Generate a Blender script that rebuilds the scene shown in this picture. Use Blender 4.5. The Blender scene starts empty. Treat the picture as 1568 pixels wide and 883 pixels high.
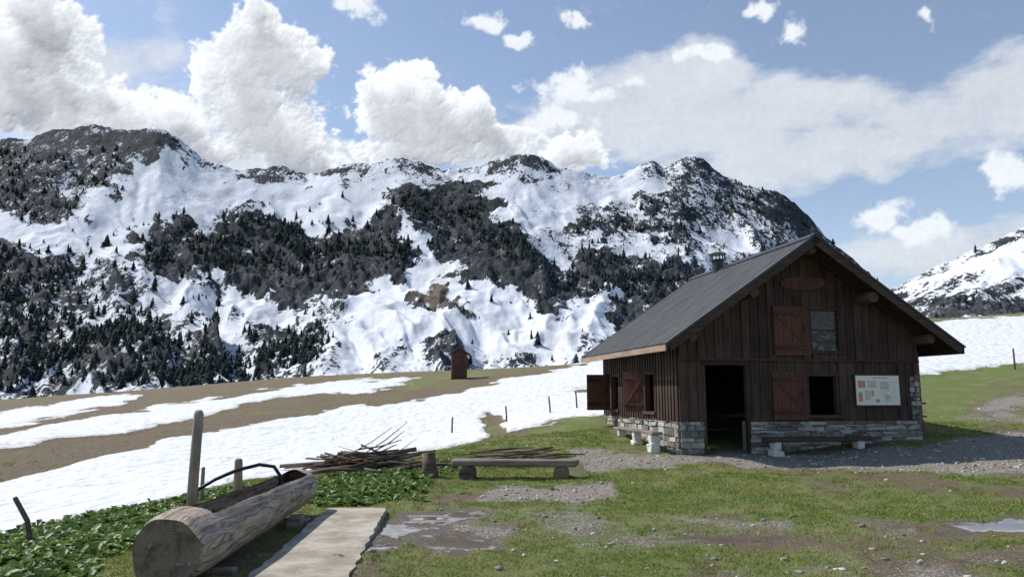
import bpy, math, random
import numpy as np
from mathutils import Vector, Matrix
random.seed(7); rng=np.random.default_rng(11)
scene=bpy.context.scene
R=math.radians
# ------------------------------------------------------------------ camera
CAMZ=1.6; PITCH=8.0
cam=bpy.data.cameras.new("camera"); camo=bpy.data.objects.new("camera",cam); scene.collection.objects.link(camo)
camo.location=(0,0,CAMZ); camo.rotation_euler=(R(90+PITCH),0,0)
cam.sensor_width=36; cam.lens=26.17; cam.clip_start=0.05; cam.clip_end=9000
scene.camera=camo
scene.view_settings.view_transform='Standard'; scene.view_settings.look='None'; scene.view_settings.exposure=0
SP,CP=math.sin(R(PITCH)),math.cos(R(PITCH))
def survey(px,py):
    """sight-line of a surveyed landmark -> (x/y, (z-CAMZ)/y)"""
    u=(np.asarray(px,float)-784)/1140; v=(441.5-np.asarray(py,float))/1140
    d=CP-SP*v
    return u/d,(SP+CP*v)/d
def chart(a,e):
    """inverse of survey: map-sheet coordinates of a bearing"""
    v=(e*CP-SP)/(CP+e*SP); u=a*(CP-SP*v)
    return 784+1140*u,441.5-1140*v
# ------------------------------------------------------------------ numpy noise
def _h(i,j,s):
    n=(i.astype(np.int64)*374761393+j.astype(np.int64)*668265263+s*1442695041)&0x7fffffff
    n=((n^(n>>13))*1274126177)&0x7fffffff
    return ((n^(n>>16))&0xffff)/65535.0
def vn(x,y,s=0):
    x=np.asarray(x,float);y=np.asarray(y,float)
    i=np.floor(x);j=np.floor(y);fx=x-i;fy=y-j
    fx=fx*fx*fx*(fx*(fx*6-15)+10);fy=fy*fy*fy*(fy*(fy*6-15)+10)
    i=i.astype(np.int64);j=j.astype(np.int64)
    return (_h(i,j,s)*(1-fx)+_h(i+1,j,s)*fx)*(1-fy)+(_h(i,j+1,s)*(1-fx)+_h(i+1,j+1,s)*fx)*fy
def fbm(x,y,o=5,s=0,rough=.5):
    t=0;a=1;n=0
    for k in range(o):
        c_,s_=math.cos(k*.7),math.sin(k*.7)
        t=t+a*vn((x*c_-y*s_)*2**k+k*17.3,(x*s_+y*c_)*2**k-k*9.1,s+k);n+=a;a*=rough
    return t/n
def billow(x,y,o=5,s=0,rough=.5):
    t=0;a=1;n=0
    for k in range(o):
        c_,s_=math.cos(k*.9),math.sin(k*.9)
        t=t+a*np.abs(2*vn((x*c_-y*s_)*2**k+k*17.3,(x*s_+y*c_)*2**k-k*9.1,s+k)-1);n+=a;a*=rough
    return t/n
def sstep(a,b,x):
    t=np.clip((x-a)/(b-a),0,1);return t*t*(3-2*t)
def polysd(px,py,poly):
    P=np.array(poly,float);d=np.full(px.shape,1e18);ins=np.zeros(px.shape,bool)
    for k in range(len(P)):
        ax,ay=P[k];bx,by=P[(k+1)%len(P)]
        ex,ey=bx-ax,by-ay;wx,wy=px-ax,py-ay
        h=np.clip((wx*ex+wy*ey)/(ex*ex+ey*ey+1e-9),0,1)
        d=np.minimum(d,(wx-h*ex)**2+(wy-h*ey)**2)
        if by!=ay:
            c=((ay>py)!=(by>py))&(px<(bx-ax)*(py-ay)/(by-ay)+ax); ins^=c
    d=np.sqrt(d);return np.where(ins,d,-d)
# ------------------------------------------------------------------ mesh helpers
def np_mesh(name,V,F,mats,smooth=True,attrs=None,mi=None):
    m=bpy.data.meshes.new(name);V=np.asarray(V,np.float32);F=np.asarray(F,np.int32)
    k=F.shape[1];m.vertices.add(len(V));m.vertices.foreach_set("co",V.ravel())
    m.loops.add(F.size);m.loops.foreach_set("vertex_index",F.ravel())
    m.polygons.add(len(F));m.polygons.foreach_set("loop_start",np.arange(0,F.size,k,dtype=np.int32))
    m.polygons.foreach_set("loop_total",np.full(len(F),k,np.int32))
    if smooth: m.polygons.foreach_set("use_smooth",np.ones(len(F),bool))
    for q in mats: m.materials.append(q)
    if mi is not None: m.polygons.foreach_set("material_index",np.asarray(mi,np.int32))
    m.update(calc_edges=True)
    if attrs:
        for n,d in attrs.items():
            at=m.attributes.new(n,'FLOAT','POINT');at.data.foreach_set("value",np.asarray(d,np.float32).ravel())
    m.validate()
    o=bpy.data.objects.new(name,m);scene.collection.objects.link(o);return o
def grid_faces(nr,nc):
    i=np.arange(nr-1)[:,None]*nc+np.arange(nc-1)[None,:]
    return np.stack([i,i+1,i+nc+1,i+nc],-1).reshape(-1,4)
class MB:
    def __init__(s): s.v=[];s.f=[];s.m=[]
    def hexa(s,p,mi=0):
        b=len(s.v);s.v+= [tuple(q) for q in p]
        for f in ((0,3,2,1),(4,5,6,7),(0,1,5,4),(1,2,6,5),(2,3,7,6),(3,0,4,7)):
            s.f.append([b+i for i in f]);s.m.append(mi)
    def box(s,lo,hi,mi=0,j=0.0,mat=None):
        x0,y0,z0=lo;x1,y1,z1=hi
        p=[(x0,y0,z0),(x1,y0,z0),(x1,y1,z0),(x0,y1,z0),(x0,y0,z1),(x1,y0,z1),(x1,y1,z1),(x0,y1,z1)]
        p=[Vector([c+random.uniform(-j,j) for c in q]) for q in p]
        if mat: p=[mat@q for q in p]
        s.hexa(p,mi)
    def tube(s,pts,rad,seg=10,mi=0,jit=0.0,capmi=None):
        pts=[Vector(p) for p in pts];n=len(pts);b=len(s.v)
        if not hasattr(rad,'__len__'): rad=[rad]*n
        up=Vector((0,0,1));d0=(pts[-1]-pts[0]).normalized()
        if abs(d0.z)>.9: up=Vector((0,1,0))
        for i,p in enumerate(pts):
            d=(pts[min(i+1,n-1)]-pts[max(i-1,0)]).normalized()
            x=d.cross(up).normalized();y=x.cross(d)
            for k in range(seg):
                a=2*math.pi*k/seg;r=rad[i]*(1+random.uniform(-jit,jit))
                s.v.append(tuple(p+x*math.cos(a)*r+y*math.sin(a)*r))
        for i in range(n-1):
            for k in range(seg):
                s.f.append([b+i*seg+k,b+i*seg+(k+1)%seg,b+(i+1)*seg+(k+1)%seg,b+(i+1)*seg+k]);s.m.append(mi)
        c=mi if capmi is None else capmi
        s.f.append([b+k for k in range(seg)]);s.m.append(c)
        s.f.append([b+(n-1)*seg+k for k in reversed(range(seg))]);s.m.append(c)
    def obj(s,name,mats,parent=None,smooth=False,bevel=0):
        m=bpy.data.meshes.new(name);m.from_pydata(s.v,[],s.f)
        for q in mats:m.materials.append(q)
        m.polygons.foreach_set("material_index",s.m)
        if smooth: m.polygons.foreach_set("use_smooth",[len(f)==4 for f in s.f])
        m.update()
        import bmesh
        bm=bmesh.new();bm.from_mesh(m);bmesh.ops.recalc_face_normals(bm,faces=bm.faces);bm.to_mesh(m);bm.free()
        o=bpy.data.objects.new(name,m);scene.collection.objects.link(o)
        if parent:o.parent=parent
        if bevel:
            b=o.modifiers.new("bevel",'BEVEL');b.width=bevel;b.segments=1;b.limit_method='ANGLE'
        return o
def empty(name,loc=(0,0,0),rz=0):
    e=bpy.data.objects.new(name,None);scene.collection.objects.link(e);e.location=loc;e.rotation_euler=(0,0,rz);return e
# ------------------------------------------------------------------ node helpers
class T:
    def __init__(s,tree): s.t=tree;tree.nodes.clear()
    def n(s,typ,ins=None,**pr):
        nd=s.t.nodes.new(typ)
        for k,v in pr.items(): setattr(nd,k,v)
        for k,v in (ins or {}).items():
            sk=nd.inputs[k]
            if isinstance(v,bpy.types.NodeSocket): s.t.links.new(v,sk)
            elif isinstance(v,bpy.types.Node): s.t.links.new(v.outputs[0],sk)
            else: sk.default_value=v
        return nd
    def m(s,op,a,b=None,c=None,clamp=False):
        d={0:a}
        if b is not None:d[1]=b
        if c is not None:d[2]=c
        return s.n('ShaderNodeMath',d,operation=op,use_clamp=clamp).outputs[0]
    def vm(s,op,a,b=None,c=None,out=0):
        d={0:a}
        if b is not None:d[1]=b
        if c is not None:d[2]=c
        return s.n('ShaderNodeVectorMath',d,operation=op).outputs[out]
    def mr(s,v,a,b,c=0.,d=1.,smooth=True):
        return s.n('ShaderNodeMapRange',{0:v,1:a,2:b,3:c,4:d},interpolation_type='SMOOTHSTEP' if smooth else 'LINEAR').outputs[0]
    def mix(s,f,a,b,blend='MIX'):
        def c(q): return q if isinstance(q,(bpy.types.NodeSocket,bpy.types.Node)) else (tuple(q)+(1,))[:4]
        nd=s.n('ShaderNodeMix',{0:f,6:c(a),7:c(b)},data_type='RGBA',blend_type=blend);return nd.outputs[2]
    def noise(s,vec,scale,detail=5,rough=.55,dist=0.,out=0):
        return s.n('ShaderNodeTexNoise',{'Vector':vec,'Scale':scale,'Detail':detail,'Roughness':rough,'Distortion':dist}).outputs[out]
    def attr(s,name): return s.n('ShaderNodeAttribute',attribute_name=name).outputs['Fac']
    def obj(s): return s.n('ShaderNodeTexCoord').outputs['Object']
    def scale(s,vec,x,y,z): return s.vm('MULTIPLY',vec,(x,y,z))
    def isl(s): return s.n('ShaderNodeNewGeometry').outputs['Random Per Island']
    def bump(s,h,st=.5,dist=.02,n=None):
        d={'Height':h,'Strength':st,'Distance':dist}
        if n is not None:d['Normal']=n
        return s.n('ShaderNodeBump',d).outputs[0]
    def out(s,col,rough=.8,normal=None,metal=0.,spec=.3):
        d={'Base Color':col if isinstance(col,bpy.types.NodeSocket) else (tuple(col)+(1,))[:4],'Roughness':rough,'Metallic':metal,'Specular IOR Level':spec}
        if normal is not None:d['Normal']=normal
        b=s.n('ShaderNodeBsdfPrincipled',d);s.n('ShaderNodeOutputMaterial',{0:b.outputs[0]});return b
def mat(name):
    m=bpy.data.materials.new(name);m.use_nodes=True;return m,T(m.node_tree)
def wood(name,c1,c2,axis='z',stretch=14,rough=.75,bump=.4,isl=.35,spec=.25):
    m,t=mat(name);o=t.obj();sc=[stretch]*3;sc['xyz'.index(axis)]=.9
    r=t.isl();off=t.vm('ADD',t.scale(o,*sc),t.n('ShaderNodeCombineXYZ',{0:t.m('MULTIPLY',r,37.),1:t.m('MULTIPLY',r,13.),2:t.m('MULTIPLY',r,71.)}).outputs[0])
    g=t.noise(off,1.6,5,.65);g2=t.noise(o,1.7,3)
    f=t.m('ADD',t.m('MULTIPLY',g,.7),t.m('MULTIPLY',g2,.4))
    col=t.mix(t.mr(f,.35,.75),c1,c2)
    val=t.m('ADD',t.m('MULTIPLY',r,isl*2),1-isl)
    hs=t.n('ShaderNodeHueSaturation',{'Color':col,'Value':val}).outputs[0]
    t.out(hs,rough,t.bump(g,bump,.01),spec=spec);return m
def plain(name,c,rough=.6,metal=0,var=.25,sc=6,bump=.2):
    m,t=mat(name);o=t.obj();n=t.noise(o,sc,5,.6)
    col=t.mix(n,[q*(1-var) for q in c],[min(1,q*(1+var)) for q in c]);t.out(col,rough,t.bump(n,bump,.005),metal);return m
def rock(name,c1,c2,sc=9):
    m,t=mat(name);o=t.obj();r=t.isl();n=t.noise(o,sc,5,.65);n2=t.noise(o,sc*5,3,.6)
    col=t.mix(t.mr(t.m('ADD',n,t.m('MULTIPLY',t.m('SUBTRACT',r,.5),.6)),.25,.8),c1,c2)
    t.out(col,.9,t.bump(t.m('ADD',n,n2),.6,.02));return m

W_DARK=wood("dark_stained_boards",(.032,.020,.016),(.096,.058,.046),isl=.32)
W_DARKY=wood("dark_stained_beam",(.036,.023,.018),(.095,.060,.045),axis='y')
W_DARKX=wood("dark_stained_rail",(.036,.023,.018),(.088,.055,.042),axis='x')
W_RED=wood("red_brown_shutter",(.070,.028,.020),(.140,.060,.040),isl=.15)
W_TAN=wood("weathered_fascia",(.22,.15,.11),(.38,.28,.21),axis='y')
W_GREY=wood("grey_weathered_wood",(.16,.12,.095),(.38,.31,.25),axis='z')
W_GREYX=wood("grey_weathered_plank",(.09,.068,.055),(.27,.215,.18),axis='x')
W_BRANCH=wood("dead_branch_bark",(.06,.042,.032),(.22,.155,.115),axis='x',stretch=8)
STONE=rock("rubble_stone",(.14,.13,.115),(.48,.45,.40),5)
MORTAR=plain("lime_mortar",(.26,.24,.21),.95,sc=20)
PEBBLE=rock("pebble",(.22,.195,.16),(.55,.51,.44),6)
BLACK=plain("black_hose",(.012,.012,.013),.35)
STEEL=plain("galvanised_steel",(.05,.05,.055),.45,.3)
WHITEST=rock("pale_block_stone",(.42,.40,.37),(.68,.66,.62),8)

# ------------------------------------------------------------------ near ground
CTRL=[(0,3,0),(-4,6,0),(4,6,0),(0,-12,0),(-25,-12,-.3),(25,-12,.4),(-2,10,0),(2,10,0.02),(-3.5,9.5,0),(-7,10.6,-.3),(-5.8,12.7,-.12),
(-4.1,15.7,0),(-2,24,.15),(0,14,.05),(3,12,.12),(6,12,.2),(3.55,15.8,.32),(4.6,15.9,.28),(9.2,16.9,.58),(6.3,16.2,.36),(2.6,21,.85),(1.5,23,.8),(8,22,.95),(10,20,.9),
(5,7,0.02),(9.5,13,.35),(13.5,20,.75),(19,28,1.65),(26,38,3.07),(41,60,7.6),(32,58,7.3),(14,34,2.4),(6.4,70,4.4),(-8,70,3.65),(-20,70,3.1),(-36,70,1.8),(-47.6,70,1.0),
(-3.7,53,2.6),(-20,30,.05),(-10,30,.25),(0,36,1.3),(4,30,1.2),(6,45,2.6),(-30,45,.2),(-14,18,-.3),(20,15,.9),(-20,8,-1.0),(52,70,9.5),(0,85,4.5),(40,85,9),(-40,85,1.6)]
C=np.array(CTRL,float)
def U(r2): return np.where(r2>0,.5*r2*np.log(r2+1e-12),0)
n=len(C);K=U(((C[:,None,:2]-C[None,:,:2])**2).sum(-1))+np.eye(n)*2.0
P=np.c_[np.ones(n),C[:,:2]];A=np.block([[K,P],[P.T,np.zeros((3,3))]])
WT=np.linalg.solve(A,np.r_[C[:,2],0,0,0])
PUD=[(-1.15,9.3,.66,1.25),(5.75,9.0,.75,.36),(2.4,8.5,.6,.2),(-.65,8.2,.5,.35)]
def gz(x,y,rough=True):
    x=np.asarray(x,float);y=np.asarray(y,float)
    xc=np.clip(x,-55,55);yc=np.clip(y,-14,88)
    z=WT[n]+WT[n+1]*xc+WT[n+2]*yc
    for k in range(n): z=z+WT[k]*U((xc-C[k,0])**2+(yc-C[k,1])**2)
    if rough:
        d=np.hypot(x,y)
        pk=1.
        for (a,b,c,e) in PUD: pk=pk*sstep(.7,1.5,np.hypot((x-a)/c,(y-b)/e))
        z=z+(fbm(x*.5,y*.5,4,3)-.5)*.10*sstep(2,14,d)+((fbm(x*2.3,y*2.3,4,5)-.5)*.06+(fbm(x*9,y*9,3,8)-.5)*.022*sstep(40,15,d))*pk
    k=sstep(68,170,y)
    return z*(1-k)-20*k
def gz1(x,y): return float(gz(np.array([x]),np.array([y]))[0])
def zone(px,py,zs,base,soft):
    v=np.full(px.shape,float(base))
    for lv,poly in zs:
        P=np.array(poly);sel=(px>P[:,0].min()-60)&(px<P[:,0].max()+60)&(py>P[:,1].min()-60)&(py<P[:,1].max()+60)
        if not sel.any(): continue
        sd=polysd(px[sel],py[sel],poly);m=sstep(-soft,soft,sd);v[sel]=v[sel]*(1-m)+lv*m
    return v
SNOW=[(1,[(-600,900),(-600,800),(0,745),(60,725),(180,695),(260,675),(400,650),(520,625),(640,610),(700,605),(740,590),(800,578),(890,558),(1010,546),(1150,530),(1150,610),(930,636),(900,642),(780,668),(690,684),(600,702),(480,724),(250,762),(100,787),(0,817),(-200,860)]),
(1,[(-600,780),(0,690),(60,682),(200,660),(330,632),(420,607),(560,601),(655,580),(560,582),(450,590),(400,600),(330,612),(250,620),(170,634),(0,668),(-600,740)]),
(1,[(-600,720),(0,656),(90,640),(150,626),(222,610),(205,604),(120,612),(0,632),(-600,680)]),
(1,[(1300,560),(1300,500),(1410,494),(1568,484),(1800,470),(2400,470),(2400,520),(1800,540),(1568,557),(1480,568),(1400,575)]),
(0,[(738,640),(752,636),(776,655),(778,672),(755,672),(742,660)]),(0,[(868,598),(895,592),(930,594),(900,601)]),
(0,[(150,630),(220,618),(230,630),(160,636)])]
GREEN=[(.24,[(-600,700),(-600,560),(0,560),(900,540),(900,600),(740,610),(480,660),(0,760)]),
(.50,[(520,575),(700,563),(890,556),(800,575),(740,588),(700,602),(560,604)]),
(.95,[(-600,1400),(-600,820),(0,806),(250,752),(480,714),(640,692),(660,750),(600,782),(480,782),(300,800),(190,900),(190,1400)]),
(.66,[(545,1400),(560,883),(600,800),(720,770),(950,720),(1200,735),(1568,752),(2400,760),(2400,1400)]),
(.90,[(930,722),(1130,715),(1250,745),(1600,764),(1600,792),(1200,782),(960,766)]),
(.86,[(640,695),(690,684),(800,678),(900,640),(945,655),(930,690),(840,700),(880,722),(930,735),(700,745),(650,740)]),
(.86,[(1380,680),(1425,640),(1400,570),(1600,556),(1600,572),(1500,594),(1470,630),(1500,655),(1470,680),(1400,700)]),
(.46,[(1300,800),(1700,800),(1700,1200),(1350,900)]),(.46,[(850,802),(1350,800),(1400,838),(900,845)])]
GRAV=[(.9,[(870,692),(1040,694),(1150,696),(1400,686),(1500,670),(1700,650),(1700,720),(1400,722),(1250,716),(1100,708),(900,718)]),
(.85,[(745,748),(940,734),(950,756),(850,768),(740,764)]),(.44,[(760,780),(1000,778),(1400,792),(1400,832),(900,845)]),
(.6,[(1470,640),(1530,605),(1700,580),(1700,660)]),(.5,[(560,800),(740,772),(800,800),(720,850),(560,865)]),
(.38,[(1100,850),(1700,830),(1700,1200),(1100,1200)])]
def cover(x,y,z):
    yy=np.maximum(y,.8);px,py=chart(x/yy,(z-CAMZ)/yy)
    wx=(fbm(x*.55,y*.55,5,21)-.5);wy=(fbm(x*.6,y*.35,5,31,.6)-.5);k=sstep(3,20,y)
    qx=px+wx*(70-30*k);qy=py+wy*(46-28*k)
    s=zone(qx,qy,SNOW,0,4.0)
    far=sstep(14,30,y)
    g=zone(qx,qy,GREEN,.5,14)+(fbm(x*1.1,y*1.1,5,41,.6)-.5)*(1.1-.35*far)+(fbm(x*.25,y*.25,3,43)-.5)*.4*far
    v=zone(qx,qy,GRAV,.1,12)+(fbm(x*1.3,y*1.3,5,51,.6)-.5)*.9
    w=0*x
    for (a,b,c,e) in PUD: w=np.maximum(w,1.22-.62*np.hypot((x-a)/c,(y-b)/e)+(fbm(x*2.0,y*2.0,5,71,.65)-.5)*2.4*np.exp(-((x-a)**2+(y-b)**2)/5))
    w=np.clip(w,0,1)
    g=g-sstep(.45,.8,w)*.5;v=v-sstep(.6,.9,w)*.5
    s=np.where(y<1,0,s)
    return s,g,v,w
rr=np.concatenate([[.3],np.exp(np.linspace(math.log(1.2),math.log(120),460)),np.linspace(128,420,24)])
az=np.radians(np.concatenate([np.linspace(-180,-56,40),np.linspace(-55,55,800),np.linspace(56,180,40)]))
RR,AZ=np.meshgrid(rr,az,indexing='ij')
GX=RR*np.sin(AZ);GY=RR*np.cos(AZ)-.5;GZ=gz(GX,GY)
s,g,v,w=cover(GX,GY,GZ)
GZs=GZ+.10*s*sstep(8,20,GY)+.05*s*(fbm(GX*1.2,GY*1.2,3,77)-.5)
GZs=GZs-sstep(.4,.8,w)*.015
mg,t=mat("alpine_meadow_ground");o=t.obj()
sn,gr,gv,we=t.attr("snow"),t.attr("green"),t.attr("gravel"),t.attr("wet")
nm=t.noise(o,6.,4,.65);nf=t.noise(o,38.,4,.7);nb=t.noise(o,.9,3,.6)
dry=t.mix(t.mr(nm,.3,.7),(.18,.125,.072),(.38,.285,.175));dry=t.mix(t.mr(nf,.42,.7),t.mix(.6,dry,(.08,.056,.04)),dry)
dry=t.mix(t.mr(nb,.45,.62,0,.55),dry,(.17,.155,.065))
grn=t.mix(t.mr(nf,.3,.7),(.10,.13,.028),(.24,.30,.07));grn=t.mix(t.mr(nb,.45,.7,0,.7),grn,(.28,.27,.11))
vor=t.n('ShaderNodeTexVoronoi',{'Vector':o,'Scale':34.});vc=vor.outputs['Color']
vd=vor.outputs['Distance']
grv=t.mix(t.n('ShaderNodeSeparateColor',{0:vc}).outputs[0],(.28,.25,.205),(.56,.52,.45));grv=t.mix(t.mr(vd,.35,.75),grv,(.20,.165,.13));grv=t.mix(t.mr(nm,.48,.72),grv,(.36,.30,.235))
def thr(a,k,lo=.45,hi=.55,ns=nf): return t.mr(t.m('ADD',a,t.m('MULTIPLY',t.m('SUBTRACT',ns,.5),k)),lo,hi)
fg=thr(gr,1.3,.42,.62);fv=thr(gv,1.3,.42,.6)
c=t.mix(fg,dry,grn);c=t.mix(fv,c,grv)
mud=t.mix(nm,(.10,.078,.058),(.20,.16,.12));wf=t.mr(t.m('ADD',we,t.m('MULTIPLY',t.m('SUBTRACT',nm,.5),.9)),.4,.62)
wpool=t.mr(t.m('ADD',we,t.m('MULTIPLY',t.m('SUBTRACT',nm,.5),.6)),.72,.78)
c=t.mix(wf,c,mud)
fs=thr(sn,.5,.46,.54,nm)
dirt=t.noise(t.scale(o,.5,.9,1),1.3,5,.75)
sc_=t.mix(t.mr(dirt,.5,.8),(.71,.73,.76),(.52,.50,.47));sc_=t.mix(t.mr(nf,.70,.76,0,.6),sc_,(.25,.2,.16))
sc_=t.mix(t.mr(sn,.98,.6,0,.45),sc_,(.42,.37,.31))
c=t.mix(fs,c,sc_)
cup=t.noise(t.scale(o,1,.8,1),3.0,2,.4)
hs=t.m('ADD',t.m('MULTIPLY',cup,1.8),t.m('MULTIPLY',nm,.6))
hg=t.m('ADD',t.m('MULTIPLY',nf,.8),t.m('MULTIPLY',nm,.7))
h=t.n('ShaderNodeMix',{0:fs,2:hg,3:hs},data_type='FLOAT').outputs[0]
bst=t.m('SUBTRACT',1.,wpool,clamp=True)
bn=t.n('ShaderNodeBump',{'Height':h,'Strength':bst,'Distance':.08}).outputs[0]
rg=t.n('ShaderNodeMix',{0:wf,2:.9,3:.5},data_type='FLOAT').outputs[0]
rg=t.n('ShaderNodeMix',{0:wpool,2:rg,3:.06},data_type='FLOAT').outputs[0]
t.out(c,rg,bn,spec=.4)
ground=np_mesh("ground",np.stack([GX,GY,GZs],-1).reshape(-1,3),grid_faces(*GX.shape)[:,::-1],[mg],True,{"snow":s,"green":g,"gravel":v,"wet":w})

# ------------------------------------------------------------------ mountains
def slope_mat(name,brown=False,sc=.05):
    m,t=mat(name);o=t.obj();rk=t.attr("rock");tn=t.attr("tan")
    st=t.scale(o,1,.6,.75)
    n1=t.noise(st,sc,6,.68,.3);n2=t.noise(st,sc*6,4,.65);n3=t.noise(t.scale(o,1.,.3,.3),sc*3.2,4,.7)
    nn=t.m('ADD',t.m('MULTIPLY',n1,.46),t.m('ADD',t.m('MULTIPLY',n2,.36),t.m('MULTIPLY',n3,.18)))
    f=t.mr(t.m('ADD',rk,t.m('MULTIPLY',t.m('SUBTRACT',nn,.5),3.5)),.46,.57)
    rc=t.mix(t.mr(n2,.35,.65),(.028,.033,.040),(.075,.079,.088));rc=t.mix(t.mr(n3,.54,.70),rc,(.15,.142,.135))  # bluish rock tones: aerial haze put into the base colour
    rc=t.mix(t.mr(n1,.47,.6),rc,(.034,.041,.044))
    rc=t.mix(tn,rc,t.mix(n2,(.10,.08,.065),(.20,.17,.135)))
    dirty=t.noise(t.scale(o,1,.4,.4),sc*.9,4,.7)
    snc=t.mix(t.mr(dirty,.45,.8),(.72,.745,.785),(.57,.565,.56))
    c=t.mix(f,snc,rc)
    hb=t.m('ADD',t.m('MULTIPLY',f,t.m('ADD',n2,n3)),t.m('ADD',t.m('MULTIPLY',n2,.3),t.m('MULTIPLY',n1,.8)));bn=t.bump(hb,.6,3.*.05/sc);t.out(c,.9,bn,spec=.1);return m
def gsm(v,k):
    w_=np.hanning(2*k+1);w_/=w_.sum();return np.convolve(np.pad(v,k,mode='edge'),w_,'valid')
def slope(name,sky,a0,a1,nc,nr,r0,r1,e0,zones,base,amp,seed,soft,mtl,rvar=120,power=1.0):
    sk=np.array(sky,float);sa,se=survey(sk[:,0],sk[:,1])
    a=np.linspace(a0,a1,nc);E=np.interp(a,sa,se);E=gsm(E,3);Es=gsm(E,60)
    tt=np.linspace(0,1,nr)[:,None];Rr=r1+(fbm(a*3,a*0,3,seed+9)-.5)*rvar
    Y=r0+(Rr[None]-r0)*tt**.92
    brk=fbm(a[None]*14,tt*6,4,seed+17)-.5
    kk=sstep(.86,1,tt+brk*.12*(1-tt)/.14*np.clip((1-tt)/.14,0,1)*0+brk*.10*sstep(1,.93,tt))
    crn=(fbm(a[None]*60+tt*3,tt*30+seed,5,seed,.65)-.5)*.010*sstep(.9,1,tt)
    Em=Es[None]*(1-kk)+E[None]*kk+crn
    e=e0+(Em-e0)*tt**power
    wx=(fbm(a[None]*9+tt*2,tt*5,4,seed+5)-.5)
    sk_=a[None]*9+wx*1.8+tt*3.2
    rid=1-np.abs(2*fbm(sk_,tt*3.2+wx-a[None]*2,4,seed+3,.45)-1)*2
    lump=fbm(a[None]*13+wx,tt*7,5,seed+4,.5)-.5
    px,py=chart(a[None]+0*Y,e+0*Y)
    qx=px+(fbm(a[None]*40,tt*25,5,seed+6,.6)-.5)*80;qy=py+(fbm(a[None]*40+9,tt*25,5,seed+7,.6)-.5)*64
    rk=zone(qx,qy,zones,base,soft)
    rk=rk+(rid-.55)*.16+lump*.25
    crag=fbm(a[None]*90,tt*45,4,seed+13,.6)-.5
    env=sstep(0,.12,tt)*(1-.80*sstep(.8,1,tt))
    Z=CAMZ+e*Y+(rid-.55)*amp*env+lump*amp*1.7*env+crag*amp*1.0*env*sstep(.45,.7,rk)
    X=a[None]*Y
    kb=np.array([.04,.12,.3])[:,None]
    Xb=a[None]*(Y[-1]*(1+kb));Yb=Y[-1]*(1+kb);Zb=Z[-1]-(Yb-Y[-1])*.7
    tan=zone(px,py,[(1,[(670,412),(714,485),(626,474)])],0,5) if name=="mountain" else 0*rk
    V=np.stack([np.concatenate([X,Xb]),np.concatenate([Y,Yb]),np.concatenate([Z,Zb])],-1).reshape(-1,3)
    ext=lambda q:np.concatenate([q,np.repeat(q[-1:],3,0)])
    ob=np_mesh(name,V,grid_faces(nr+3,nc),[mtl],True,{"rock":ext(rk),"tan":ext(tan)})
    return X,Y,Z,rk,px,py
SKYL=[(-900,260),(-400,235),(-100,225),(0,212),(40,215),(60,205),(100,197),(145,191),(180,200),(205,198),(240,195),(265,205),(290,222),(305,240),(330,250),(360,258),(400,260),(430,255),(470,268),(500,262),(530,255),(580,246),(620,243),(650,252),(690,262),(735,258),(765,243),(800,236),(830,243),(850,255),(890,262),(920,270),(950,268),(975,252),(1000,243),(1015,255),(1045,240),(1070,238),(1090,255),(1110,272),(1140,285),(1190,295),(1215,312),(1240,335),(1262,360),(1300,390),(1340,425),(1380,462),(1430,500),(1700,560)]
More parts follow.
